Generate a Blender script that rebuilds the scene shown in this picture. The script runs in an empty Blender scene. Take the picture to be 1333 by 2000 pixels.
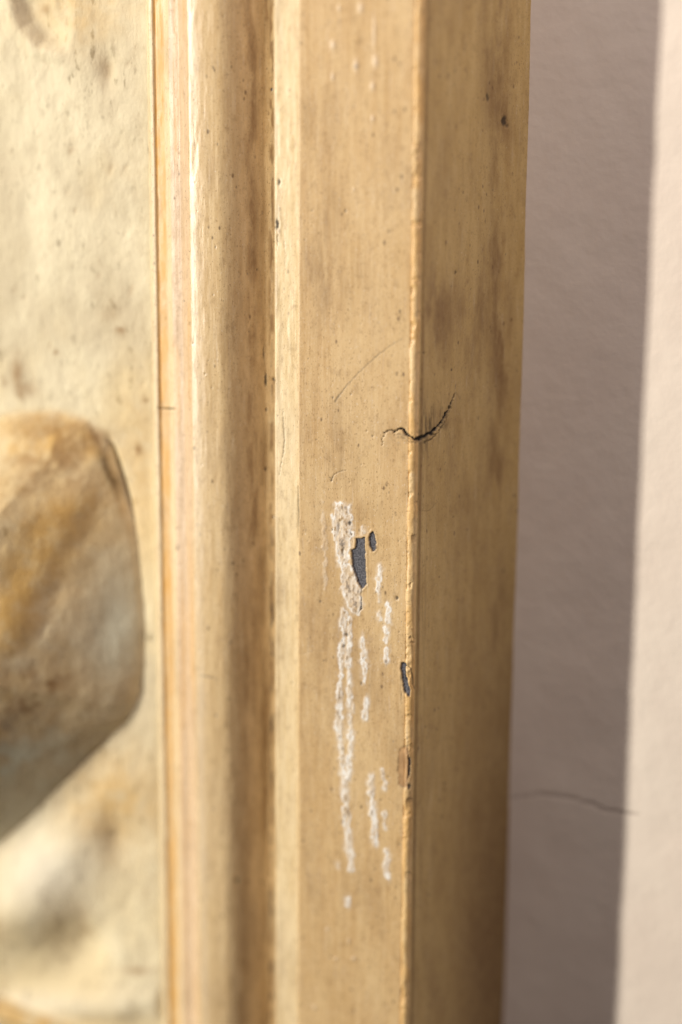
import bpy, math, random
import numpy as np
from mathutils import Vector, Matrix, Euler

# ------------------------------------------------------------------ camera, light, exposure
SC = bpy.context.scene
COL = SC.collection
PW, PH = 1333.0, 2000.0
LENS, SENS = 70.0, 36.0
YAW, PITCH, ROLL = math.radians(20), math.radians(14.0), math.radians(0.35)
DIST = 0.972
FRONT = -0.075                       # y of the flat front of the frame; the wall is y = 0
P0 = Vector((-0.0375, FRONT, 0.0))   # point of the frame front in the middle of the picture
FPX = LENS / SENS * PH

vd = Vector((-math.sin(YAW) * math.cos(PITCH), math.cos(YAW) * math.cos(PITCH), -math.sin(PITCH)))
rt = vd.cross(Vector((0, 0, 1))).normalized()
up = rt.cross(vd).normalized()
r2 = rt * math.cos(ROLL) + up * math.sin(ROLL)
u2 = up * math.cos(ROLL) - rt * math.sin(ROLL)
CAMLOC = P0 - vd * DIST
cam_d = bpy.data.cameras.new('camera')
cam = bpy.data.objects.new('camera', cam_d); COL.objects.link(cam)
M = Matrix((r2, u2, -vd)).transposed().to_4x4(); M.translation = CAMLOC
cam.matrix_world = M
cam_d.lens = LENS; cam_d.sensor_fit = 'VERTICAL'; cam_d.sensor_height = SENS
cam_d.clip_start = 0.05; cam_d.clip_end = 50
cam_d.dof.use_dof = True
cam_d.dof.focus_distance = DIST - 0.004
cam_d.dof.aperture_fstop = 1.45
SC.camera = cam

w = bpy.data.worlds.new('World'); SC.world = w; w.use_nodes = True
w.node_tree.nodes['Background'].inputs[0].default_value = (1.0, 0.89, 0.85, 1)
w.node_tree.nodes['Background'].inputs[1].default_value = 0.055
SC.view_settings.view_transform = 'Standard'; SC.view_settings.look = 'None'
SC.view_settings.exposure = 0; SC.view_settings.gamma = 1

def area(name, loc, target, size, power, color, size_y=None):
    l = bpy.data.lights.new(name, 'AREA'); l.energy = power; l.color = color
    l.shape = 'RECTANGLE' if size_y else 'DISK'; l.size = size
    if size_y: l.size_y = size_y
    o = bpy.data.objects.new(name, l); COL.objects.link(o); o.location = loc
    o.rotation_euler = (Vector(target) - Vector(loc)).to_track_quat('-Z', 'Y').to_euler()
    return o
KA, KE, KD = math.radians(51.5), math.radians(9), 3.4
T = Vector((0.0, FRONT, 0.0))
kd = Vector((-math.sin(KA), -math.cos(KA), math.tan(KE) * 0.8)).normalized()
area('key_lamp', T + kd * KD, T, 0.09, 168, (1.0, 0.955, 0.87), 2.2)
area('fill_lamp', (0.43, -0.60, 0.92), (0.0, 0, 0.13), 0.6, 6.9, (1.0, 0.87, 0.865))  # added soft fill from above; no such fitting is seen

# ------------------------------------------------------------------ helpers
R_ = np.array(r2); U_ = np.array(u2); V_ = np.array(vd); C_ = np.array(CAMLOC)
def project(P):
    """photo pixel (of 1333 x 2000) of world points P[...,3]"""
    q = P - C_
    z = q @ V_
    return PW / 2 + FPX * (q @ R_) / z, PH / 2 - FPX * (q @ U_) / z
def X_at(px, y, py=1000.0):
    """world x of a vertical line seen at column px, row py, at depth y"""
    d = V_ + R_ * (px - PW / 2) / FPX - U_ * (py - PH / 2) / FPX
    t = (y - C_[1]) / d[1]
    return C_[0] + d[0] * t

def hash2(ix, iy, seed):
    h = (ix.astype(np.int64) * 374761393 + iy.astype(np.int64) * 668265263 + seed * 1442695040888963) & 0x7fffffff
    h = ((h ^ (h >> 13)) * 1274126177) & 0x7fffffff
    return ((h ^ (h >> 16)) & 0xffff) / 65535.0
def vnoise(x, y, seed=0):
    ix = np.floor(x); iy = np.floor(y); fx = x - ix; fy = y - iy
    ix = ix.astype(np.int64); iy = iy.astype(np.int64)
    fx = fx * fx * (3 - 2 * fx); fy = fy * fy * (3 - 2 * fy)
    a = hash2(ix, iy, seed); b = hash2(ix + 1, iy, seed); c = hash2(ix, iy + 1, seed); d = hash2(ix + 1, iy + 1, seed)
    return (a * (1 - fx) + b * fx) * (1 - fy) + (c * (1 - fx) + d * fx) * fy
def fbm(x, y, seed=0, octv=4):
    s = 0.0; a = 0.5; t = 0.0
    for k in range(octv):
        s = s + a * vnoise(x * 2 ** k + 17.3 * k, y * 2 ** k - 9.1 * k, seed + k); t += a; a *= 0.5
    return s / t
def sstep(a, b, x):
    t = np.clip((x - a) / (b - a), 0, 1); return t * t * (3 - 2 * t)
def sd_poly(px, py, poly):
    """signed distance in pixels, positive inside"""
    d = np.full(px.shape, 1e9); ins = np.zeros(px.shape, bool)
    n = len(poly)
    for i in range(n):
        x0, y0 = poly[i]; x1, y1 = poly[(i + 1) % n]
        ex, ey = x1 - x0, y1 - y0
        t = np.clip(((px - x0) * ex + (py - y0) * ey) / (ex * ex + ey * ey + 1e-9), 0, 1)
        d = np.minimum(d, np.hypot(px - x0 - t * ex, py - y0 - t * ey))
        if y0 != y1:
            c = ((y0 > py) != (y1 > py)) & (px < (x1 - x0) * (py - y0) / (y1 - y0) + x0)
            ins ^= c
    return np.where(ins, d, -d)
def sd_line(px, py, pts):
    """width minus distance along a polyline of (x, y, halfwidth): positive inside the stroke"""
    d = np.full(px.shape, -1e9)
    for (x0, y0, w0), (x1, y1, w1) in zip(pts[:-1], pts[1:]):
        ex, ey = x1 - x0, y1 - y0
        t = np.clip(((px - x0) * ex + (py - y0) * ey) / (ex * ex + ey * ey + 1e-9), 0, 1)
        d = np.maximum(d, w0 + (w1 - w0) * t - np.hypot(px - x0 - t * ex, py - y0 - t * ey))
    return d
def blob(px, py, x, y, rx, ry):
    return np.exp(-((px - x) / rx) ** 2 - ((py - y) / ry) ** 2)

# ------------------------------------------------------------------ materials
class NT:
    def __init__(s, name):
        s.m = bpy.data.materials.new(name); s.m.use_nodes = True
        s.t = s.m.node_tree; s.b = s.t.nodes['Principled BSDF']
        s.co = s.t.nodes.new('ShaderNodeTexCoord').outputs['Object']
    def link(s, a, b): s.t.links.new(a, b)
    def put(s, sock, v):
        if hasattr(v, 'is_linked'): s.link(v, sock)
        else: sock.default_value = v
    def noise(s, scale, stretch=(1, 1, 1), detail=5, rough=0.55, off=0.0, dist=0.0):
        mp = s.t.nodes.new('ShaderNodeMapping'); mp.inputs['Scale'].default_value = stretch
        mp.inputs['Location'].default_value = (off, off * .7, off * 1.3)
        s.link(s.co, mp.inputs[0])
        n = s.t.nodes.new('ShaderNodeTexNoise'); n.inputs['Scale'].default_value = scale
        n.inputs['Detail'].default_value = detail; n.inputs['Roughness'].default_value = rough
        n.inputs['Distortion'].default_value = dist
        s.link(mp.outputs[0], n.inputs['Vector']); return n.outputs['Fac']
    def voro(s, scale, stretch=(1, 1, 1), off=0.0):
        mp = s.t.nodes.new('ShaderNodeMapping'); mp.inputs['Scale'].default_value = stretch
        mp.inputs['Location'].default_value = (off, off, off)
        s.link(s.co, mp.inputs[0])
        n = s.t.nodes.new('ShaderNodeTexVoronoi'); n.inputs['Scale'].default_value = scale
        s.link(mp.outputs[0], n.inputs['Vector']); return n
    def ramp(s, v, a, b, lo=0.0, hi=1.0):
        n = s.t.nodes.new('ShaderNodeMapRange'); n.interpolation_type = 'SMOOTHSTEP'
        n.inputs[1].default_value = a; n.inputs[2].default_value = b
        n.inputs[3].default_value = lo; n.inputs[4].default_value = hi
        s.link(v, n.inputs[0]); return n.outputs[0]
    def math(s, op, a, b=0.0):
        n = s.t.nodes.new('ShaderNodeMath'); n.operation = op
        s.put(n.inputs[0], a); s.put(n.inputs[1], b); return n.outputs[0]
    def mix(s, f, a, b, mode='MIX'):
        n = s.t.nodes.new('ShaderNodeMix'); n.data_type = 'RGBA'; n.blend_type = mode
        s.put(n.inputs[0], f)
        for k, v in ((6, a), (7, b)):
            s.put(n.inputs[k], v if hasattr(v, 'is_linked') else (*v, 1))
        return n.outputs[2]
    def attr(s, name):
        n = s.t.nodes.new('ShaderNodeAttribute'); n.attribute_name = name
        sp = s.t.nodes.new('ShaderNodeSeparateColor'); s.link(n.outputs['Color'], sp.inputs[0])
        return sp.outputs[0], sp.outputs[1], sp.outputs[2]
    def bump(s, h, strength, dist, prev=None):
        n = s.t.nodes.new('ShaderNodeBump'); n.inputs['Strength'].default_value = strength
        n.inputs['Distance'].default_value = dist; s.link(h, n.inputs['Height'])
        if prev: s.link(prev, n.inputs['Normal'])
        return n.outputs[0]
def lin(r, g, b):
    f = lambda c: (c / 255 / 12.92) if c / 255 <= 0.04045 else ((c / 255 + 0.055) / 1.055) ** 2.4
    return (f(r), f(g), f(b))

BASE  = (0.66, 0.455, 0.215)
LIGHT = (0.76, 0.575, 0.32)
DARKP = (0.50, 0.315, 0.13)
STAIN_SHADE = (0.24, 0.135, 0.055)
OCHRE = (0.72, 0.40, 0.11)
CRUST = (0.88, 0.86, 0.80)
SLATE = (0.085, 0.083, 0.095)
BLACK = (0.018, 0.014, 0.012)
BROWN = (0.36, 0.205, 0.09)

def aged_paint(name, base=BASE, light=LIGHT, dark=DARKP, rough=0.42, grain=1.0, speck=1.0, spec=0.45, coat=0.0):
    n = NT(name)
    streak = n.noise(60, (9, 3, 0.55), 7, 0.62)
    streak2 = n.noise(150, (6, 3, 0.35), 5, 0.6, off=3.1)
    blotch = n.noise(16, (1.6, 1, 0.6), 5, 0.6, off=1.7)
    blotch2 = n.noise(34, (1.4, 1, 0.5), 6, 0.65, off=7.7)
    c = n.mix(n.ramp(streak, 0.36, 0.66), dark, light)
    c = n.mix(0.66, c, base)
    c = n.mix(n.ramp(blotch, 0.45, 0.68, 0, 0.42), c, light)
    c = n.mix(n.ramp(blotch2, 0.47, 0.74, 0, 0.36), c, STAIN_SHADE)
    c = n.mix(n.ramp(streak2, 0.56, 0.80, 0, 0.24 * grain), c, STAIN_SHADE)
    c = n.mix(n.ramp(streak2, 0.20, 0.44, 0.18 * grain, 0), c, CRUST)
    # fine specks of dirt and worm holes
    fine = n.noise(1500, (1, 1, 0.6), 2, 0.5)
    c = n.mix(n.ramp(fine, 0.60, 0.72, 0, 0.60 * speck), c, STAIN_SHADE)
    c = n.mix(n.ramp(fine, 0.24, 0.36, 0.30 * speck, 0), c, CRUST)
    v = n.voro(260, (1, 1, 0.55))
    spk = n.math('MULTIPLY', n.ramp(v.outputs['Distance'], 0.10, 0.22, 1, 0), n.ramp(n.noise(90, (1, 1, .6), 3, .6, off=5), 0.52, 0.62))
    c = n.mix(n.math('MULTIPLY', spk, 0.75 * speck), c, (0.12, 0.07, 0.035))
    mot = n.noise(210, (1.2, 1, 0.8), 6, 0.72, off=15)
    c = n.mix(n.ramp(mot, 0.50, 0.72, 0, 0.34), c, STAIN_SHADE)
    c = n.mix(n.ramp(mot, 0.28, 0.48, 0.30, 0), c, light)
    dirt_shade, white, slate = n.attr('m1')
    ochre, black, brown = n.attr('m2')
    dn = n.noise(420, (1.6, 1, 0.4), 5, 0.7, off=2)
    c = n.mix(n.math('MULTIPLY', dirt_shade, n.ramp(dn, 0.25, 0.65, 0.55, 1.0)), c, STAIN_SHADE)
    on = n.noise(300, (1, 1, 0.5), 4, 0.6, off=4)
    c = n.mix(n.math('MULTIPLY', ochre, n.ramp(on, 0.25, 0.6, 0.6, 1.0)), c, OCHRE)
    c = n.mix(brown, c, n.mix(n.ramp(on, .35, .65), BROWN, (0.52, 0.31, 0.14)))
    wn = n.noise(900, (1, 1, 0.6), 4, 0.65, off=9)
    c = n.mix(n.math('MULTIPLY', white, n.ramp(wn, 0.30, 0.55, 0.78, 1.0)), c, CRUST)
    sn = n.noise(1400, (1, 1, 1), 3, 0.6, off=11)
    c = n.mix(slate, c, n.mix(n.ramp(sn, .38, .68), (0.05, 0.049, 0.057), (0.17, 0.165, 0.18)))
    c = n.mix(black, c, BLACK)
    n.link(c, n.b.inputs['Base Color'])
    r = n.ramp(blotch2, 0.3, 0.7, rough - 0.06, rough + 0.10)
    r = n.math('ADD', r, n.math('MULTIPLY', n.math('ADD', white, n.math('ADD', slate, black)), 0.35))
    n.link(r, n.b.inputs['Roughness'])
    n.b.inputs['Specular IOR Level'].default_value = spec
    n.b.inputs['Coat Weight'].default_value = coat; n.b.inputs['Coat Roughness'].default_value = 0.3
    b = n.bump(streak2, 0.22 * grain, 0.0005)
    b = n.bump(fine, 0.22, 0.00022, b)
    b = n.bump(n.noise(330, (1, 1, .7), 3, .5, off=8), 0.30, 0.0004, b)
    n.link(b, n.b.inputs['Normal'])
    return n.m

def relief_paint(name):
    n = NT(name)
    c = n.mix(n.ramp(n.noise(22, (1, 1, .8), 6, .6), 0.35, 0.65), lin(210, 195, 162), lin(231, 218, 184))
    c = n.mix(n.ramp(n.noise(13, (1, 1, .8), 4, .6, off=3), 0.42, 0.66, 0, 0.75), c, lin(224, 204, 160))
    c = n.mix(n.ramp(n.noise(70, (1, 1, .8), 5, .65, off=6), 0.55, 0.78, 0, 0.30), c, lin(150, 118, 74))
    spk = n.math('MULTIPLY', n.ramp(n.noise(230, (1, 1, .45), 4, .6, off=1), 0.56, 0.70), n.ramp(n.noise(20, (1, 1, 1), 3, .6, off=12), 0.35, 0.60))
    c = n.mix(n.ramp(n.noise(90, (1, 1, .18), 4, .6, off=21), .5, .75, 0, .3), c, lin(176, 158, 122))
    c = n.mix(n.math('MULTIPLY', spk, 0.6), c, lin(110, 90, 58))
    dirt_shade, white, slate = n.attr('m1'); ochre, black, brown = n.attr('m2')
    dn = n.noise(120, (1, 1, 1), 5, 0.65, off=2)
    c = n.mix(n.math('MULTIPLY', ochre, n.ramp(dn, .25, .6, .5, 1)), c, lin(212, 172, 104))
    c = n.mix(n.math('MULTIPLY', brown, n.ramp(dn, .25, .6, .45, 1)), c, lin(150, 114, 72))
    c = n.mix(n.math('MULTIPLY', dirt_shade, n.ramp(dn, .25, .6, .6, 1)), c, lin(92, 72, 44))
    c = n.mix(white, c, lin(236, 226, 204))
    c = n.mix(slate, c, lin(206, 204, 182))
    c = n.mix(black, c, lin(52, 40, 28))
    n.link(c, n.b.inputs['Base Color'])
    n.b.inputs['Roughness'].default_value = 0.7
    n.b.inputs['Specular IOR Level'].default_value = 0.2
    b = n.bump(n.noise(110, (1, 1, .6), 6, .68, off=4), 0.75, 0.0018)
    n.link(b, n.b.inputs['Normal'])
    return n.m

def wall_paint():
    n = NT('wall_paint')
    c = n.mix(n.ramp(n.noise(9, (1, 1, .6), 5, .6), .35, .65), (0.73, 0.625, 0.52), (0.765, 0.67, 0.56))
    c = n.mix(n.ramp(n.noise(60, (1, 1, .5), 4, .6, off=2), .5, .8, 0, .16), c, (0.55, 0.44, 0.36))
    dirt_shade, white, slate = n.attr('m1')
    c = n.mix(dirt_shade, c, (0.22, 0.16, 0.12))
    n.link(c, n.b.inputs['Base Color'])
    n.b.inputs['Roughness'].default_value = 0.75
    n.b.inputs['Specular IOR Level'].default_value = 0.25
    b = n.bump(n.noise(220, (1, 1, 1), 3, .5), 0.3, 0.0006)
    b = n.bump(n.noise(55, (1, 1, 1), 3, .5, off=5), 0.3, 0.002, b)
    n.link(b, n.b.inputs['Normal'])
    return n.m

# ------------------------------------------------------------------ meshes from grids
def grid_faces(nr, nc):
    i = np.arange(nr - 1)[:, None] * nc + np.arange(nc - 1)[None, :]
    return np.stack([i, i + 1, i + 1 + nc, i + nc], -1)       # (nr-1, nc-1, 4)
def make_mesh(name, V, F, m1, m2, mat, parent, sharp=False):
    used = np.unique(F)
    remap = np.zeros(len(V), np.int32); remap[used] = np.arange(len(used), dtype=np.int32)
    F = remap[F].astype(np.int32)
    me = bpy.data.meshes.new(name)
    me.vertices.add(len(used)); me.vertices.foreach_set('co', V[used].astype(np.float32).ravel())
    me.loops.add(F.size); me.loops.foreach_set('vertex_index', F.ravel())
    me.polygons.add(len(F)); me.polygons.foreach_set('loop_start', np.arange(0, F.size, 4, dtype=np.int32))
    me.update(calc_edges=True)
    me.polygons.foreach_set('use_smooth', np.ones(len(F), bool))
    for nm, a in (('m1', m1), ('m2', m2)):
        at = me.attributes.new(nm, 'FLOAT_COLOR', 'POINT')
        c = np.ones((len(used), 4), np.float32); c[:, :3] = a[used]
        at.data.foreach_set('color', c.ravel())
    me.materials.append(mat)
    o = bpy.data.objects.new(name, me); COL.objects.link(o)
    if parent:
        o.parent = parent
        root = parent
        while root.parent: root = root.parent
        if parent == root: o.location = -root.location
    return o

ZT, ZB = 0.345, -0.345
root = bpy.data.objects.new('framed_relief', None); COL.objects.link(root)
root.location = (-0.06, 0, ZB); root.empty_display_size = 0.05
root['label'] = 'cream painted carved relief in a thick moulded frame with chipped, cracked and scraped paint'
root['category'] = 'relief'

# ---- the moulded frame: one profile (photo column at mid height, depth behind the front in mm), swept upright
PROFILE = [  # px, d, part that starts here
    (302, 21.0, 'inner_strip'), (305, 14.2, None), (308, 13.4, None), (313, 13.2, None), (316, 13.8, None), (319, 14.2, None), (336, 13.6, None), (340, 12.6, None), (343, 11.4, 'stepped_fillet'),
    (349, 10.8, None), (361, 10.4, None), (365, 9.6, None), (368, 8.2, None), (370, 7.2, None), (374, 6.2, None), (377, 5.2, 'rounded_moulding'),
]
pts = [(X_at(p, FRONT + d / 1000), d / 1000, s) for p, d, s in PROFILE]
# rounded crest then the long falling flank down to the crevice
xa, da = pts[-1][0], pts[-1][1]
x_cre = X_at(411, FRONT + 0.0036)
x_fil = X_at(534, FRONT + 0.003)           # left edge of the flat band
x_end = x_fil + 0.0005
for k in range(1, 17):
    a = k / 16 * math.pi / 2
    pts.append((xa + (x_cre - xa) * (1 - math.cos(a)), da + (0.0036 - da) * math.sin(a), None))
NK = 40
for k in range(1, NK + 1):
    t = k / NK
    u = min(max((t - 0.16) / 0.66, 0), 1); s = 0.22 * t ** 2.0 + 0.78 * (u * u * (3 - 2 * u))
    d = 0.0036 + 0.0160 * (0.06 * t + 0.94 * s)
    pts.append((x_cre + (x_end - 0.0012 - x_cre) * t, d, None))
pts += [(x_end - 0.0004, 0.0196, None), (x_end, 0.0150, 'flat_band'), (x_end + 0.0001, 0.0042, None), (x_end + 0.0005, 0.0032, None), (x_end + 0.0014, 0.0028, None)]
x_fas = X_at(583, FRONT)
pts += [(x_fas - 0.0004, 0.0020, None), (x_fas - 0.0002, 0.0016, 'frame_face'), (x_fas + 0.0001, 0.0003, None), (x_fas + 0.0005, 0.0, None)]
x_b0 = X_at(797, FRONT); x_b1 = X_at(813, FRONT)
pts += [(x_b0 - 0.0003, 0.0, None), (x_b0, 0.0001, 'corner_bead')]
for k in range(1, 11):                      # small rounded bead along the outer corner
    a = k / 10 * math.radians(160)
    pts.append((x_b0 + 0.0021 * (1 - math.cos(a)), 0.0001 - 0.00125 * math.sin(a) + 0.0012 * (k / 10) ** 2, None))
xb = pts[-1][0]
pts += [(xb + 0.0001, 0.0022, 'frame_side'), (xb + 0.0004, 0.0030, None), (xb + 0.0012, 0.0038, None), (xb + 0.0016, 0.0052, None)]
x_o = X_at(1012, 0.0)                       # outer foot on the wall
xs0, ds0 = pts[-1][0], pts[-1][1]
for k in range(1, 31):                      # side: nearly straight, with a shallow hollow that flares near the wall
    t = k / 30
    d = ds0 + (0.0752 - ds0) * t
    x = xs0 + (x_o - xs0) * (0.74 * t + 0.26 * t ** 5)
    pts.append((x, d, None))

# resample
names = []; cur = None
X = [pts[0][0]]; D = [pts[0][1]]; PART = []
STEP = 0.00042
for (x0, d0, s0), (x1, d1, s1) in zip(pts[:-1], pts[1:]):
    if s0: cur = s0
    L = math.hypot(x1 - x0, d1 - d0)
    n = max(1, int(math.ceil(L / (STEP * (1.5 if cur == 'frame_side' else 1)))))
    for k in range(1, n + 1):
        X.append(x0 + (x1 - x0) * k / n); D.append(d0 + (d1 - d0) * k / n); PART.append(cur)
X = np.array(X); D = np.array(D); PART = np.array(PART)
NC = len(X); NR = int((ZT - ZB) / STEP) + 1
Z = np.linspace(ZB, ZT, NR)
tx = np.gradient(X); td = np.gradient(D); L = np.hypot(tx, td)
nx, nd = td / L, -tx / L                    # outward normal in (x, d): d negative is towards the viewer
XX = np.repeat(X[None], NR, 0); YY = np.repeat((FRONT + D)[None], NR, 0); ZZ = np.repeat(Z[:, None], NC, 1)
PX, PY = project(np.stack([XX, YY, ZZ], -1))
colpart = np.append(PART, PART[-1])
is_face = (colpart == 'frame_face')[None]; is_bead = (colpart == 'corner_bead')[None]; is_side = (colpart == 'frame_side')[None]
is_mould = (colpart == 'rounded_moulding')[None]; is_band = (colpart == 'flat_band')[None]; is_in = (colpart == 'inner_strip')[None]; is_step = (colpart == 'stepped_fillet')[None]
H = np.zeros(XX.shape)                      # displacement along the normal, metres
dirt_shade = np.zeros(XX.shape); white = dirt_shade.copy(); slate = dirt_shade.copy(); ochre = dirt_shade.copy(); black = dirt_shade.copy(); brown = dirt_shade.copy()
feat = np.zeros(XX.shape, np.int16); FEATS = {}

# hand worked surface: gentle waviness
H += 0.00030 * (fbm(XX * 60, ZZ * 14, 5) - 0.5) * (is_face | is_side | is_mould)
H += 0.00028 * (fbm(XX * 400, ZZ * 90, 6, 3) - 0.5) * (is_mould | is_bead | is_step | is_in | is_band)
def region(x0, x1, y0, y1):
    ok = (PX > x0) & (PX < x1) & (PY > y0) & (PY < y1)
    r = np.where(ok.any(1))[0]; c = np.where(ok.any(0))[0]
    if not len(r): return (slice(0, 1), slice(0, 1))
    return (slice(r[0], r[-1] + 1), slice(c[0], c[-1] + 1))
def bbox(pts, m):
    xs = [p[0] for p in pts]; ys = [p[1] for p in pts]
    return region(min(xs) - m, max(xs) + m, min(ys) - m, max(ys) + m)
def rag(sl, amp, f=0.16, seed=3):
    return amp * 2 * (fbm(PX[sl] * f, PY[sl] * f, seed, 3) - 0.5)
FRONTISH = is_face | is_bead
def chip(poly, name=None, depth=0.0006, seed=1, mask=None, label=None):
    sl = bbox(poly, 14)
    sd = sd_poly(PX[sl], PY[sl], poly) + rag(sl, 1.8, 0.28, seed)
    ok = np.broadcast_to(FRONTISH if mask is None else mask, XX.shape)[sl]
    m = sstep(-0.5, 0.7, sd) * ok
    H[sl] -= depth * m; H[sl] += 0.0002 * np.exp(-((sd + 2.5) / 2.5) ** 2) * ok
    slate[sl] = np.maximum(slate[sl], m); white[sl] *= 1 - m; black[sl] = np.maximum(black[sl], 0.35 * np.exp(-((sd - 0.2) / 1.0) ** 2) * ok)
    if name:
        i = len(FEATS) + 1; FEATS[i] = (name, label); feat[sl][m > 0.5] = i
def crackline(pts, amt=1.0, depth=0.0006, name=None, label=None, ragamp=1.0, seed=7, soft=0.8, mask=None, f=0.22):
    sl = bbox(pts, 10)
    sd = sd_line(PX[sl] + rag(sl, 2.2 * ragamp, f, seed), PY[sl] + rag(sl, 2.2 * ragamp, f, seed + 5), pts)
    m = sstep(-soft, soft, sd)
    if mask is not None: m = m * np.broadcast_to(mask, XX.shape)[sl]
    black[sl] = np.maximum(black[sl], amt * m); H[sl] -= depth * m
    if name:
        i = len(FEATS) + 1; FEATS[i] = (name, label); feat[sl][m > 0.5] = i
def crust(sd, sl, name=None, h=0.0007, strength=0.95, seed=11, label=None, lumps=0.6):
    ok = np.broadcast_to(FRONTISH, XX.shape)[sl]
    n = fbm(PX[sl] * 0.13, PY[sl] * 0.10, seed, 4); n2 = fbm(PX[sl] * 0.22, PY[sl] * 0.13, seed + 3, 4)
    g = sd + 1.2 + 14 * (n - 0.5)
    m = sstep(-2.4, 2.6, g) * ok
    holes = sstep(0.50, 0.64, n2) * sstep(1.0, 4.0, g)
    rim = np.exp(-((g - 1.6) / 2.2) ** 2)
    wv = strength * m * (1 - lumps * holes) * (0.50 + 0.50 * rim) * (0.62 + 0.6 * sstep(.3, .6, fbm(PX[sl] * .22, PY[sl] * .10, seed + 7, 3)))
    wv = np.maximum(wv, .30 * strength * sstep(-8, 1, g) * ok * sstep(.35, .6, fbm(PX[sl] * .12, PY[sl] * .05, seed + 9, 3)))
    white[sl] = np.maximum(white[sl], wv)
    dirt_shade[sl] = np.maximum(dirt_shade[sl], 0.42 * m * holes); slate[sl] = np.maximum(slate[sl], 0.5 * m * sstep(0.66, 0.72, n2) * sstep(2, 5, g))
    H[sl] += 0.34 * h * m * (0.3 + 1.6 * (n2 - 0.35))
    if name:
        i = len(FEATS) + 1; FEATS[i] = (name, label); f_ = feat[sl]; f_[(m > 0.45)] = i
def streak(pts, name='scrape_mark', **k):
    sl = bbox(pts, 18)
    crust(sd_line(PX[sl], PY[sl], pts), sl, name, **k)
def patch(poly, name='scrape_mark', **k):
    sl = bbox(poly, 18)
    crust(sd_poly(PX[sl], PY[sl], poly), sl, name, **k)

# scraped and flaked white marks on the face
patch([(650, 1003), (656, 985), (668, 981), (681, 988), (686, 1010), (689, 1042), (685, 1055), (684, 1085), (679, 1100), (667, 1112), (660, 1095), (656, 1060), (650, 1022)], h=0.0009, lumps=1.0, label='broad pale flaked patch')
patch([(668, 1110), (685, 1096), (694, 1128), (702, 1154), (706, 1180), (701, 1200), (690, 1195), (676, 1176), (666, 1150)], seed=13, strength=.8, h=.0007)
streak([(674, 1196, 5), (670, 1255, 4), (665, 1330, 3), (661, 1400, 5), (667, 1460, 4), (673, 1520, 5), (677, 1580, 6), (681, 1640, 5), (687, 1698, 4)], seed=17, h=.0009, lumps=.9, label='longest of the ragged white scrapes')
streak([(684, 1205, 3), (681, 1290, 4), (682, 1350, 3), (685, 1400, 3), (685, 1450, 4), (682, 1520, 3)], seed=19, h=.0009, lumps=.9)
streak([(710, 1243, 2.5), (711, 1290, 3.2), (713, 1338, 2)], seed=21, lumps=.2)
streak([(714, 1364, 3.4), (714, 1404, 2.2)], seed=23, lumps=.1)
streak([(742, 1104, 2.2), (739, 1140, 3), (741, 1176, 1.5)], seed=25, lumps=.3)
streak([(742, 1196, 2), (743, 1210, 2)], name=None, seed=27, strength=.7)
streak([(760, 1178, 3), (758, 1215, 3.5)], seed=29, lumps=.5)
streak([(753, 1228, 3), (756, 1292, 2.4)], seed=31, lumps=.3)
streak([(725, 1517, 3.5), (728, 1570, 5.5), (731, 1610, 5), (732, 1650, 3.5)], seed=33, h=.0009, lumps=.5)
streak([(748, 1504, 1), (753, 1528, 2), (752, 1540, 1)], name=None, seed=35, strength=.6)
streak([(752, 1588, 2.5), (751, 1618, 1.6)], seed=37, strength=.7)
streak([(754, 1662, 3), (756, 1718, 3)], seed=39, lumps=.2)
streak([(679, 1756, 2.8), (679, 1768, 2.4)], seed=41, lumps=0)
streak([(660, 1688, .8), (660, 1694, .8)], name=None, seed=43, strength=.5)
streak([(709, 1030, 1.5), (709, 1042, 2)], name=None, seed=45, strength=.6)
streak([(631, 980, .5), (634, 1040, 3), (637, 1100, 3), (636, 1150, 1)], name=None, seed=47, strength=.22, lumps=.3)
for (x, y, r, l) in ((706, 16, 4, 6), (652, 88, 4, 5), (697, 128, 3.2, 9), (735, 120, 4, 9), (651, 150, 2, 5), (732, 60, 1.6, 26), (664, 16, 2, 3), (729, 168, 3, 5), (729, 232, 2, 4), (692, 370, 1, 2), (640, 1815, 2, 1), (691, 1872, 3, 1), (657, 1873, 2.4, 1), (615, 1968, 2.4, 1), (682, 1838, 1.5, 4)):
    sl = region(x - 20, x + 20, y - l - 20, y + l + 20)
    b = blob(PX[sl], PY[sl], x, y, r * 1.3, r + l) * np.broadcast_to(is_face, XX.shape)[sl]
    H[sl] += 0.0005 * b; white[sl] = np.maximum(white[sl], .2 * b)
# dark chips down to the ground
chip([(696, 1052), (713, 1050), (714, 1078), (715, 1110), (716, 1141), (707, 1152), (701, 1141), (695, 1122), (689, 1106), (687, 1074), (695, 1070)], 'paint_chip', label='long dark grey chip with stepped edge')
chip([(722, 1043), (729, 1038), (733, 1046), (735, 1062), (733, 1074), (729, 1078), (724, 1071), (721, 1056)], 'paint_chip', seed=4, label='small oval dark grey chip')
chip([(784, 1293), (793, 1295), (793, 1318), (802, 1348), (801, 1364), (790, 1350), (783, 1308)], 'paint_chip', seed=5, label='narrow dark chip on the corner edge')
chip([(799, 1474), (804, 1486), (803, 1500), (801, 1516), (798, 1512)], 'paint_chip', seed=6, mask=is_bead | is_side | is_face)
chip([(797, 1532), (801, 1531), (803, 1537), (799, 1542)], None, seed=8, mask=is_bead | is_side | is_face)
sl = region(765, 812, 1440, 1560)
sd = sd_poly(PX[sl], PY[sl], [(780, 1462), (797, 1457), (800, 1480), (798, 1538), (789, 1538), (780, 1532), (777, 1500)]) + rag(sl, 3, .2, 9)
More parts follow.
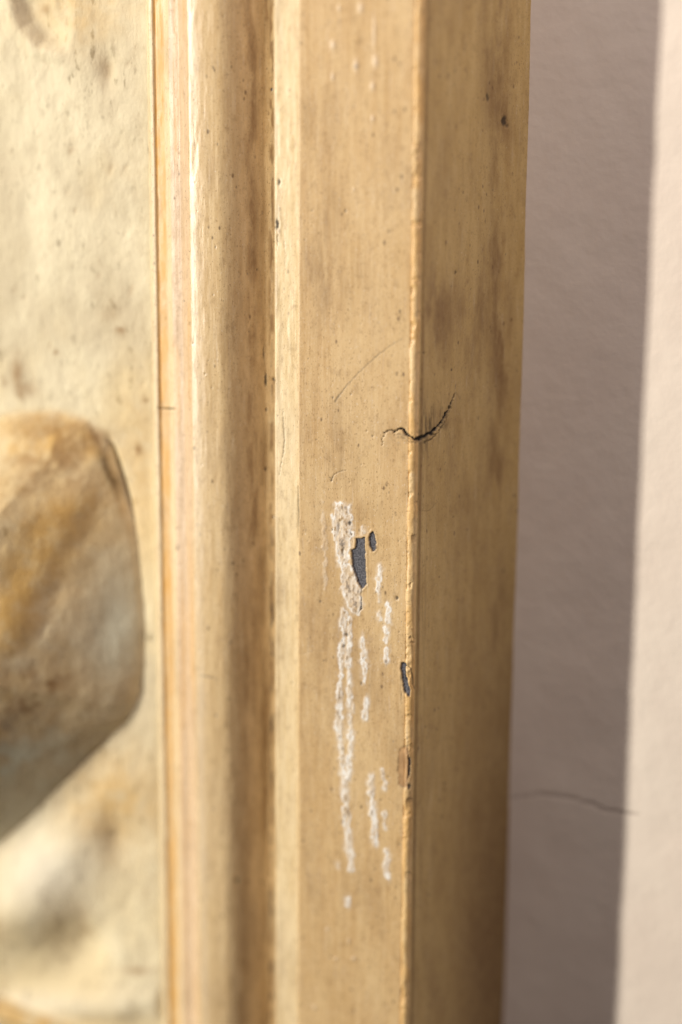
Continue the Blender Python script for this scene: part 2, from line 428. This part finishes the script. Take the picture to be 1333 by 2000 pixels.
m = sstep(-1, 1.5, sd); brown[sl] = np.maximum(brown[sl], .9 * m); H[sl] -= .0003 * m; black[sl] = np.maximum(black[sl], .5 * np.exp(-(sd / 1.2) ** 2) * (fbm(PX[sl] * .2, PY[sl] * .2, 77) > .45))
# cracks and scratches
crackline([(745, 870, .3), (748, 855, .6), (752, 846, 1.0), (759, 840, 1.2), (766, 842, .8), (773, 843, .9), (780, 838, 1.3), (786, 837, 1.9), (793, 846, 1.9), (800, 853, 1.8), (810, 858, 3.0), (822, 857, 4.2), (833, 852, 3.6), (845, 845, 3.8), (857, 832, 3.2), (868, 817, 2.4), (878, 799, 2.1), (887, 776, 1.3), (891, 766, .3)],
          1.0, .0012, 'crack', 'jagged black crack across the corner', 1.7, f=.30)
crackline([(790, 849, .4), (805, 864, .8), (824, 867, .6), (842, 860, 1.0), (858, 843, .8), (872, 822, .9), (884, 792, .3)], .8, .0005, ragamp=1.6, f=.35, seed=31)
crackline([(757, 842, .3), (770, 849, .6), (782, 848, .8), (796, 860, .6), (806, 868, .2)], .7, .0004, ragamp=1.4, f=.35, seed=33)
crackline([(891, 766, .3), (897, 774, .3), (900, 782, .2)], .5, 0, ragamp=.3)
crackline([(655, 784, 1.5), (662, 773, 1.3), (684, 746, .8), (702, 727, .8), (722, 708, .7), (742, 691, 1.0), (762, 676, .6), (786, 661, .4)], .55, .00012, None, None, .6, soft=1.3)
crackline([(706, 1154, .5), (707, 1170, .5), (706, 1188, 1.5), (703, 1196, .4)], .9, .0006)
crackline([(644, 932, .6), (650, 936, .5), (647, 940, 1.4), (652, 928, .6), (662, 922, .4), (676, 918, .3)], .75, .0004, ragamp=.5)
crackline([(793, 1299, .6), (803, 1305, .6), (807, 1325, .9), (810, 1346, .4)], .9, .0005, ragamp=.4)
crackline([(783, 1318, .5), (784, 1345, .5), (785, 1374, .2)], .75, .0003, ragamp=.4)
crackline([(797, 1520, .8), (800, 1500, .8), (798, 1478, .5), (797, 1462, .5)], .85, .0005, ragamp=.8)
crackline([(822, 998, .3), (838, 998, .4), (846, 990, .3), (855, 980, .2)], .55, .0002, ragamp=.3)
crackline([(587, 1277, .3), (612, 1272, .3), (640, 1271, .2)], .3, .0002, ragamp=.3)
crackline([(392, 1319, .7), (404, 1321, 1.1), (418, 1324, .8), (428, 1327, .3)], .7, .0003, ragamp=.3, mask=is_mould)
crackline([(553, 800, .5), (554, 830, .6), (556, 860, .7), (554, 885, .8), (550, 905, .5), (546, 930, .2)], .65, .0004, 'crack', 'fine vertical crack in the flat band', .7)
crackline([(556, 470, .3), (558, 500, .3), (557, 540, .2)], .3, .0002)
crackline([(583, 950, .8), (583, 985, 1.4), (584, 1010, 1.0), (583, 1050, .4)], .55, .0003, ragamp=.3)
crackline([(308, 797, .8), (324, 798, 1.6), (341, 798, 1.2)], .8, .0005, ragamp=.5)
for (x, y, rx, ry, a) in ((531, 175, 3.2, 3.6, .95), (541, 438, 3.2, 12, .9), (542, 468, 1.0, 14, .6), (545, 356, 3, 7, .85), (535, 741, 3, 4, .8), (534, 1010, 2, 3, .7), (519, 741, 2.6, 14, .8), (515, 690, 1.5, 12, .5), (520, 800, 2, 4, .7), (518, 916, 2.2, 4, .7), (463, 1719, 3.5, 5, .7), (400, 730, 1.5, 2, .6), (417, 1580, 2, 2, .7),
    (675, 412, 1.8, 3, .8), (985, 236, 5, 11, .80), (992, 246, 3, 4, .5), (953, 190, 3, 9, .65), (890, 533, 2, 5, .7), (828, 690, 2.4, 3, .6), (776, 1168, 3, 4, .8), (728, 852, 2, 2, .7), (716, 842, 1.5, 1.5, .6), (686, 770, 1.8, 1.8, .7), (650, 1035, 1.6, 2, .7), (684, 1022, 3, 5, .85), (686, 1042, 2, 4, .9), (670, 1075, 3, 12, .55), (662, 1030, 2.5, 12, .45), (672, 1262, 3, 4, .6), (678, 1240, 3, 4, .7)):
    sl = region(x - 30, x + 30, y - 45, y + 45)
    b = blob(PX[sl] + rag(sl, 2, .25, 5), PY[sl], x, y, rx, ry)
    ok = is_side if x > 822 else (is_face if x > 583 else (is_mould | is_band))
    b = b * np.broadcast_to(ok, XX.shape)[sl]
    black[sl] = np.maximum(black[sl], a * sstep(.15, .75, b)); H[sl] -= .0005 * b
sl = region(800, 900, 720, 900)
sm = sstep(.42, .7, fbm(PX[sl] * .28, PY[sl] * .035, 91, 4)) * (blob(PX[sl], PY[sl], 832, 838, 20, 46) + .7 * blob(PX[sl], PY[sl], 862, 830, 24, 26)) * np.broadcast_to(is_side, XX.shape)[sl]
black[sl] = np.maximum(black[sl], np.clip(.6 * sm, 0, .7))
sl = region(740, 800, 820, 900)
sm = sstep(.45, .7, fbm(PX[sl] * .28, PY[sl] * .2, 92, 4)) * blob(PX[sl], PY[sl], 783, 850, 16, 14) * np.broadcast_to(is_face, XX.shape)[sl]
black[sl] = np.maximum(black[sl], .45 * sm)
for k in range(7):
    x = np.random.RandomState(k).uniform(826, 866); y = 842 - max(0, x - 845) * .9
    crackline([(x, y - np.random.RandomState(k + 50).uniform(18, 62), .15), (x + 1, y, .6)], .6, .0002, ragamp=.3, mask=is_side)
# small scattered pits
rng = np.random.RandomState(5)
for k in range(260):
    x = rng.uniform(345, 1030); y = rng.uniform(-40, 2040); r = rng.uniform(.7, 1.7) * (1 if rng.rand() < .9 else 1.5)
    sl = region(x - 9, x + 9, y - 12, y + 12)
    b = blob(PX[sl], PY[sl], x, y, r, r * rng.uniform(1, 2.4))
    black[sl] = np.maximum(black[sl], rng.uniform(.35, .8) * sstep(.3, .9, b)); H[sl] -= .0002 * b
# ---- stains in set places; those on the moulding also carry its shade
def stain_shade(x, y, rx, ry, a, ok, f=.02, seed=2):
    global dirt_shade
    sl = region(x - 2.2 * rx, x + 2.2 * rx, y - 2.2 * ry, y + 2.2 * ry)
    n = fbm(PX[sl] * f * 2.5, PY[sl] * f * .5, seed, 5)
    b = blob(PX[sl], PY[sl], x, y, rx, ry) * (0.25 + 1.5 * sstep(.3, .75, n)) * np.broadcast_to(ok, XX.shape)[sl]
    dirt_shade[sl] = np.maximum(dirt_shade[sl], np.clip(a * b, 0, .9))
for s in ((615, 240, 45, 70, .26), (625, 420, 40, 90, .28), (622, 520, 32, 90, .40), (610, 600, 30, 80, .30), (668, 880, 30, 90, .38), (600, 860, 22, 120, .28), (648, 1245, 40, 80, .40), (640, 1160, 30, 60, .3), (770, 1460, 20, 60, .2), (612, 1390, 30, 100, .22), (720, 1000, 40, 30, .25), (690, 560, 40, 60, .22)):
    stain_shade(*s, is_face, seed=int(s[0]))
for s in ((860, 330, 50, 120, .25), (968, 60, 26, 240, .62), (978, 240, 22, 80, .6), (850, 610, 40, 130, .62), (930, 640, 60, 180, .42), (978, 560, 22, 320, .75), (972, 1000, 24, 300, .65), (900, 950, 60, 140, .3), (880, 100, 30, 120, .25), (865, 800, 45, 60, .38), (850, 830, 30, 40, .5), (920, 1180, 60, 200, .22), (965, 1650, 40, 480, .4), (975, 1250, 24, 200, .5), (860, 1650, 45, 240, .28), (850, 1950, 60, 160, .30), (900, 1350, 50, 160, .2)):
    stain_shade(*s, is_side, seed=int(s[1]) + 3)
for s in ((494, 700, 13, 800, .75), (492, 300, 13, 500, .7), (482, 1200, 10, 500, .5), (512, 60, 18, 160, .75), (520, 0, 8, 70, .8), (500, 220, 26, 140, .5), (492, 560, 22, 320, .62), (500, 1000, 26, 300, .55), (520, 1500, 14, 520, .5), (485, 1700, 18, 330, .42), (470, 1500, 30, 400, .25), (430, 1650, 20, 300, .18)):
    stain_shade(*s, is_mould, seed=int(s[1]) + 9)  # brown stripes: part stain, part flank shade put into the colour
# grime packed into the crevice beside the band
n = fbm(PX * .12, PY * .035, 61, 5)
cre = np.exp(-((PX - 531) / 5.5) ** 2) * is_mould
dirt_shade = np.maximum(dirt_shade, cre * (.15 + .8 * sstep(.42, .6, fbm(PX * .15, PY * .03, 161, 5))))
black = np.maximum(black, np.exp(-((PX - 532) / 3.4) ** 2) * is_mould * sstep(.46, .60, fbm(PX * .25, PY * .055, 62, 5)) * (.25 + .75 * sstep(1020, 1120, PY)) * .9 * (.4 + .6 * sstep(.35, .55, n)))
dirt_shade = np.maximum(dirt_shade, is_band * .34 * sstep(.42, .66, fbm(PX * .10, PY * .012, 63, 5)) * np.exp(-((PX - 541) / 10) ** 2))
# worn golden strips
ob = fbm(PX * .10, PY * .012, 71, 4)
ochre = np.maximum(ochre, is_bead * (.06 + .42 * sstep(.40, .65, fbm(PX * .06, PY * .020, 171, 5))))
ochre = np.maximum(ochre, is_in * sstep(.01345, .0138, D)[None] * (XX > X_at(315, FRONT + .0138)) * (.62 + .38 * sstep(.35, .6, ob)))
dirt_shade = np.maximum(dirt_shade, is_in * .6 * np.exp(-((D[None] - .0142) / .0002) ** 2) * sstep(.50, .66, fbm(PX * .1, PY * .02, 72, 4)))
ochre = np.maximum(ochre, is_step * .35 * sstep(.5, .7, fbm(PX * .10, PY * .004, 73, 3)))
white = np.maximum(white, is_mould * .12 * np.exp(-((XX - X_at(389, FRONT + .004)) / .0024) ** 2) * (.5 + .5 * sstep(.35, .6, fbm(PX * .1, PY * .006, 78, 4))))  # crest highlight put into the colour as a pale line
# dark line where the side leaves the bead, and fine brush lines beside it
dirt_shade = np.maximum(dirt_shade, is_side * (.70 * np.exp(-(((D[None] - .0036)) / .0011) ** 2) + .30 * np.exp(-((D[None] - .008) / .004) ** 2) * sstep(.45, .6, fbm(PX * .35, PY * .006, 75, 3))))
dirt_shade = np.maximum(dirt_shade, is_side * .95 * sstep(700, 1900, PY) * sstep(.010, .068, D)[None] * (.75 + .5 * fbm(PX * .012, PY * .006, 177, 3)))  # shade towards the wall and the bottom, put into the colour
ochre = np.maximum(ochre, is_side * .10 * sstep(.052, .070, D)[None] * sstep(1500, 500, PY) * (.6 + .5 * fbm(PX * .05, PY * .01, 76, 3)))  # light caught by the flared outer edge, put into the colour
# little age checks across the bead
for k in range(95):
    y = rng.uniform(860, 1480) if k < 75 else rng.uniform(560, 1900)
    x0 = 826 - y * .0155 - 12 + rng.uniform(-6, 3); ln = rng.uniform(3, 9); sl_ = rng.uniform(-2, 1)
    crackline([(x0, y, .35), (x0 + ln, y + sl_, .25)], rng.uniform(.2, .55), .0002, ragamp=.1, mask=FRONTISH)

bn = fbm(PX * .04, PY * .03, 81, 4)
H += is_bead * 0.0010 * (bn - 0.5)
H -= is_bead * 0.0005 * sstep(.58, .72, fbm(PX * .05, PY * .055, 83, 4))
XD = XX + H * nx[None]; YD = YY + H * nd[None]
V = np.stack([XD, YD, ZZ], -1).reshape(-1, 3)
m1 = np.stack([dirt_shade, np.clip(white, 0, 1), slate], -1).reshape(-1, 3); m2 = np.stack([ochre, np.clip(black, 0, 1), brown], -1).reshape(-1, 3)
F = grid_faces(NR, NC)
ff = np.minimum.reduce([feat[:-1, :-1], feat[1:, :-1], feat[:-1, 1:], feat[1:, 1:]])
mats = {
    'frame_face': aged_paint('face_paint', (0.625, 0.42, 0.195), (0.72, 0.53, 0.285), (0.50, 0.31, 0.135)),
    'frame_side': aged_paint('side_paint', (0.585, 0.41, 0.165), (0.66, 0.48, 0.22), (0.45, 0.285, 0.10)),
    'corner_bead': aged_paint('bead_paint', (0.76, 0.52, 0.24), (0.82, 0.62, 0.34), (0.66, 0.40, 0.15), speck=.6),
    'flat_band': aged_paint('band_paint', (0.78, 0.60, 0.33), (0.84, 0.69, 0.44), (0.68, 0.49, 0.24), speck=.6),
    'rounded_moulding': aged_paint('moulding_paint', (0.66, 0.475, 0.24), (0.74, 0.56, 0.32), (0.55, 0.36, 0.17), rough=.34, spec=.5, coat=.32),
    'stepped_fillet': aged_paint('fillet_paint', (0.67, 0.48, 0.29), (0.73, 0.55, 0.37), (0.57, 0.39, 0.22), rough=.36),
    'inner_strip': aged_paint('strip_paint', (0.76, 0.60, 0.36), (0.80, 0.66, 0.42), (0.64, 0.46, 0.24)),
}
plabel = {'inner_strip': 'narrow worn golden yellow strip beside the carving', 'corner_bead': 'rounded bright ochre edge of the frame', 'frame_side': 'brown shaded outer side of the frame'}
parts = {}
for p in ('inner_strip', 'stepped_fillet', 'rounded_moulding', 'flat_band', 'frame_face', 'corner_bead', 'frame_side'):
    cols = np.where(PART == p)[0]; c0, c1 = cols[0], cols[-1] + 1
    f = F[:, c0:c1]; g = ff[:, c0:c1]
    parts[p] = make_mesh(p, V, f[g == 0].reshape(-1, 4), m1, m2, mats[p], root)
    if p in plabel: parts[p]['label'] = plabel[p]
    for i in np.unique(g[g > 0]):
        sel = f[g == i].reshape(-1, 4)
        if len(sel) < 4: continue
        o = make_mesh(FEATS[i][0], V, sel, m1, m2, mats[p], parts[p])
        if FEATS[i][1]: o['label'] = FEATS[i][1]

# ------------------------------------------------------------------ the carved relief
PD = 0.0185
XR = X_at(306, FRONT + PD) + 0.0006
xs = np.arange(XR, -0.40, -0.0009)[::-1]
zs = np.arange(ZB, ZT, 0.0009)
XX = np.repeat(xs[None], len(zs), 0); ZZ = np.repeat(zs[:, None], len(xs), 1); YY = np.full(XX.shape, FRONT + PD)
PX, PY = project(np.stack([XX, YY, ZZ], -1))
dirt_shade = np.zeros(XX.shape); white = dirt_shade.copy(); slate = dirt_shade.copy(); ochre = dirt_shade.copy(); black = dirt_shade.copy(); brown = dirt_shade.copy()
Hm = 5.0 * (fbm(XX * 16, ZZ * 12, 101, 4) - .5) + 1.6 * (fbm(XX * 70, ZZ * 60, 103, 4) - .5)
wob = 7 * (fbm(PX * .02, PY * .02, 107, 4) - .5)
# big rounded drapery form; its right flank turns away from the lamp
form = [(-330, 900), (-120, 838), (0, 812), (90, 800), (160, 815), (196, 860), (232, 930), (256, 1010), (270, 1100), (281, 1200), (280, 1330), (264, 1385), (222, 1436), (150, 1505), (74, 1585), (0, 1646), (-160, 1740), (-330, 1800)]
for _ in range(2):
    form = [q for a, b in zip(form, form[1:] + form[:1]) for q in ((.75 * a[0] + .25 * b[0], .75 * a[1] + .25 * b[1]), (.25 * a[0] + .75 * b[0], .25 * a[1] + .75 * b[1]))]
sd = sd_poly(PX, PY, form) + wob + 9 * (fbm(PX * .06, PY * .06, 133, 4) - .5) * sstep(1000, 860, PY)
t = np.clip(sd / 340, 0, 1)
up_side = sstep(1010, 840, PY)              # the top of the form rises gently
lump = 59 * (t * (1.30 - .30 * t * t)) * (1 + .25 * sstep(1300, 1480, PY)) * (1 - .45 * up_side)
lump = lump + 1.0 * sstep(-1, 8, sd)
lump += 2.0 * np.exp(-((PX - 60 + (PY - 1300) * .35) / 30) ** 2) * (sd > 0) * sstep(0, 60, sd)
lump += 4.5 * (fbm((PX + .4 * PY) * .010, (PY - .4 * PX) * .004, 109, 3) - .5) * sstep(0, 60, sd)
Hm = np.where(sd > -1, Hm * .6 + lump, Hm)
# a fold at the top left corner
f2 = [(-300, -400), (30, -400), (28, 0), (45, 50), (78, 84), (128, 96), (170, 60), (190, -60), (200, -400)]
s2 = sd_poly(PX, PY, f2) + wob * .6
fade = sstep(150, 90, PX) * sstep(-10, 40, PY + 30)
Hm -= 4.5 * sstep(-14, 22, s2) * sstep(90, 26, s2) * fade; Hm += 1.6 * np.exp(-((s2 + 14) / 16) ** 2) * fade
# folds under the form
Hm += 9 * np.exp(-(((PX - 150) * .62 + (PY - 1660) * .78) / 75) ** 2) * np.exp(-((PX - 60) / 170) ** 2)
Hm += 5 * blob(PX, PY, 60, 1790, 80, 60)
Hm -= 6.5 * blob(PX, PY, 160, 1850, 55, 60)
Hm -= 2.5 * blob(PX, PY, 232, 1630, 34, 50)
Hm += 5 * blob(PX, PY, 200, 1960, 160, 34)
Hm -= 4 * np.exp(-((PX - 232 - (PY - 930) * .30) / 7) ** 2) * sstep(840, 880, PY) * sstep(1040, 960, PY)
Hm -= 2.4 * blob(PX, PY, 208, 140, 14, 34)
for k in range(34):
    x = rng.uniform(-30, 300); y = rng.uniform(0, 800) if k < 24 else rng.uniform(1600, 1980); r = rng.uniform(2.5, 6)
    b = blob(PX + (PY - y) * .25, PY, x, y, r, r * rng.uniform(1.2, 2.6)); Hm -= rng.uniform(.2, .6) * b
    brown = np.maximum(brown, .5 * b * rng.rand())
# bottom ledge
led = (PY - (1943 + .34 * PX)) + wob * .8
Hm += 11 * sstep(-3, 12, led)
Hm *= sstep(XR + .0002, XR - .006, XX) * .9 + .1
# stains, plus light and shade of the carving put into the colour
n1 = fbm(PX * .012, PY * .012, 111, 5); n2 = fbm(PX * .05, PY * .04, 113, 4)
ins = sstep(-6, 10, sd)
diag = np.exp(-(((PX - 90) + (PY - 1150) * .36) / 55) ** 2)
ochre = np.maximum(ochre, ins * (.35 + .5 * diag) * (.5 + .7 * sstep(.25, .65, n1)) * sstep(1560, 1340, PY + .3 * (PX - 100)))
ochre = np.maximum(ochre, blob(PX, PY, 100, 850, 150, 70) * sstep(-14, 10, sd) * (.6 + .6 * n2))
brown = np.maximum(brown, blob(PX, PY, 130, 880, 110, 110) * sstep(-12, 14, sd) * (.15 + .9 * sstep(.35, .65, fbm(PX * .03, PY * .03, 131, 6))) * .75)
brown = np.maximum(brown, .8 * blob(PX, PY, 190, 856, 30, 26))
brown = np.maximum(brown, ins * .16 * sstep(.35, .65, fbm(PX * .010, PY * .007, 119, 4)))
brown = np.maximum(brown, np.exp(-(((PX - 118) + (PY - 1330) * .75) / 45) ** 2) * sstep(1180, 1300, PY) * sstep(1620, 1480, PY) * ins * sstep(.38, .62, n2) * .95)
for (x, y, r) in ((35, 700, 9), (28, 726, 12), (52, 752, 15), (40, 770, 9), (12, 742, 8), (150, 700, 6), (236, 640, 10), (268, 880, 9), (285, 780, 6), (110, 690, 5)):
    brown = np.maximum(brown, .85 * blob(PX + 12 * (n2 - .5), PY, x, y, r, r * 1.4) * sstep(.35, .6, fbm(PX * .09, PY * .06, 151, 4)))
dirt_shade = np.maximum(dirt_shade, .85 * np.exp(-(((PX - 203) - (PY - 890) * .42 + 8 * (n2 - .5)) / 7) ** 2) * sstep(860, 900, PY) * sstep(990, 930, PY))  # thin shadow line beside the form's top, put into the colour
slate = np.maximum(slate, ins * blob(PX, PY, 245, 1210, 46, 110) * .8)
slate = np.maximum(slate, ins * blob(PX, PY, 60, 1440, 100, 70) * sstep(.40, .62, n2) * .7 + ins * .25 * sstep(1380, 1480, PY))  # greys the lower form: cast shadow tint put into the colour
brown = np.maximum(brown, ins * .34 * blob(PX, PY, 150, 1440, 130, 120))
white = np.maximum(white, ins * blob(PX, PY, 0, 1080, 26, 70) * .9)  # lit left edge of the form, painted in as white
ochre = np.maximum(ochre, blob(PX, PY, 270, 930, 60, 180) * .55 * (1 - ins))
ochre = np.maximum(ochre, blob(PX, PY, 230, 1570, 90, 110) * (.35 + .7 * n2) * (1 - ins))
ochre = np.maximum(ochre, .8 * sstep(-4, 6, led) * sstep(.3, .55, n2))
ochre = np.maximum(ochre, .5 * blob(PX, PY, 150, 20, 110, 70) * (.4 + n2)); dirt_shade = np.maximum(dirt_shade, .22 * np.exp(-((s2 - 12) / 14) ** 2) * fade)  # ochre tone, then shade inside the fold put into the colour
brown = np.maximum(brown, blob(PX, PY, 208, 1620, 22, 40) * .3 + blob(PX, PY, 150, 1800, 34, 42) * .6 * sstep(.3, .6, n2) + blob(PX, PY, 4, 1800, 26, 34) * .75 + blob(PX, PY, 205, 135, 12, 22) * .45 + blob(PX, PY, 35, 730, 12, 34) * .8 + blob(PX, PY, 55, 760, 20, 14) * .6 + blob(PX, PY, 215, 610, 20, 22) * .35 + blob(PX, PY, 82, 18, 14, 12) * .6 + blob(PX, PY, 268, 1895, 34, 8) * .7)  # brown spots; the one under the form paints in the hollow's shade
black = np.maximum(black, .85 * np.exp(-((PY - (1971 + .27 * PX) + 5 * (n2 - .5)) / 2.4) ** 2) * sstep(125, 100, PX))
white = np.maximum(white, blob(PX, PY, 110, 1690, 90, 70) * .7 + blob(PX, PY, 60, 1960, 160, 26) * .5 * (led < 0))
Hm -= 2.2 * np.exp(-((PY - (1971 + .27 * PX) + 5 * (n2 - .5)) / 3) ** 2) * sstep(125, 100, PX)
V = np.stack([XX, YY - Hm / 1000, ZZ], -1).reshape(-1, 3)
m1 = np.clip(np.stack([dirt_shade, white, slate], -1), 0, 1).reshape(-1, 3); m2 = np.clip(np.stack([ochre, black, brown], -1), 0, 1).reshape(-1, 3)
F = grid_faces(*XX.shape)
rp = relief_paint('relief_paint')
c = lambda a: (a[:-1, :-1] + a[1:, 1:]) * .5
is_form = c(sd) > 0; is_led = c(led) > 0
panel = make_mesh('relief_panel', V, F[~is_form & ~is_led].reshape(-1, 4), m1, m2, rp, root)
o = make_mesh('carved_drapery', V, F[is_form & ~is_led].reshape(-1, 4), m1, m2, rp, panel); o['label'] = 'large swelling carved form with brown stained top'
o = make_mesh('carved_ledge', V, F[is_led].reshape(-1, 4), m1, m2, rp, panel); o['label'] = 'cream ledge with a dark crack at the bottom of the carving'

# ------------------------------------------------------------------ the wall
xs = np.concatenate([np.arange(-0.9, 0.0, .02), np.arange(0.0, 0.22, .0014), np.arange(.22, 1.0, .02)])
zs = np.concatenate([np.arange(-1.0, -.36, .02), np.arange(-.36, .36, .0014), np.arange(.36, 1.2, .02)])
XX = np.repeat(xs[None], len(zs), 0); ZZ = np.repeat(zs[:, None], len(xs), 1)
PX, PY = project(np.stack([XX, np.zeros(XX.shape), ZZ], -1))
n2 = fbm(PX * .04, PY * .04, 203, 4)
s = sd_line(PX, PY + 8 * (n2 - .5), [(960, 1560, 1), (1060, 1551, 1.2), (1110, 1555, 1.5), (1160, 1569, 2.5), (1185, 1580, 3.2), (1205, 1586, 2), (1250, 1592, .6)])
dirt_shade = .62 * sstep(-2.5, 2.0, s)
Hm = .0012 * (fbm(XX * 30, ZZ * 30, 201, 4) - .5) - .0006 * sstep(-1, 2, s)
V = np.stack([XX, -Hm, ZZ], -1).reshape(-1, 3)
z = np.zeros(dirt_shade.shape)
wall = make_mesh('wall', V, grid_faces(*XX.shape).reshape(-1, 4), np.stack([dirt_shade, z, z], -1).reshape(-1, 3), np.stack([z, z, z], -1).reshape(-1, 3), wall_paint(), None)
wall['kind'] = 'structure'
wall['label'] = 'smooth beige painted wall with a fine crack behind the frame'
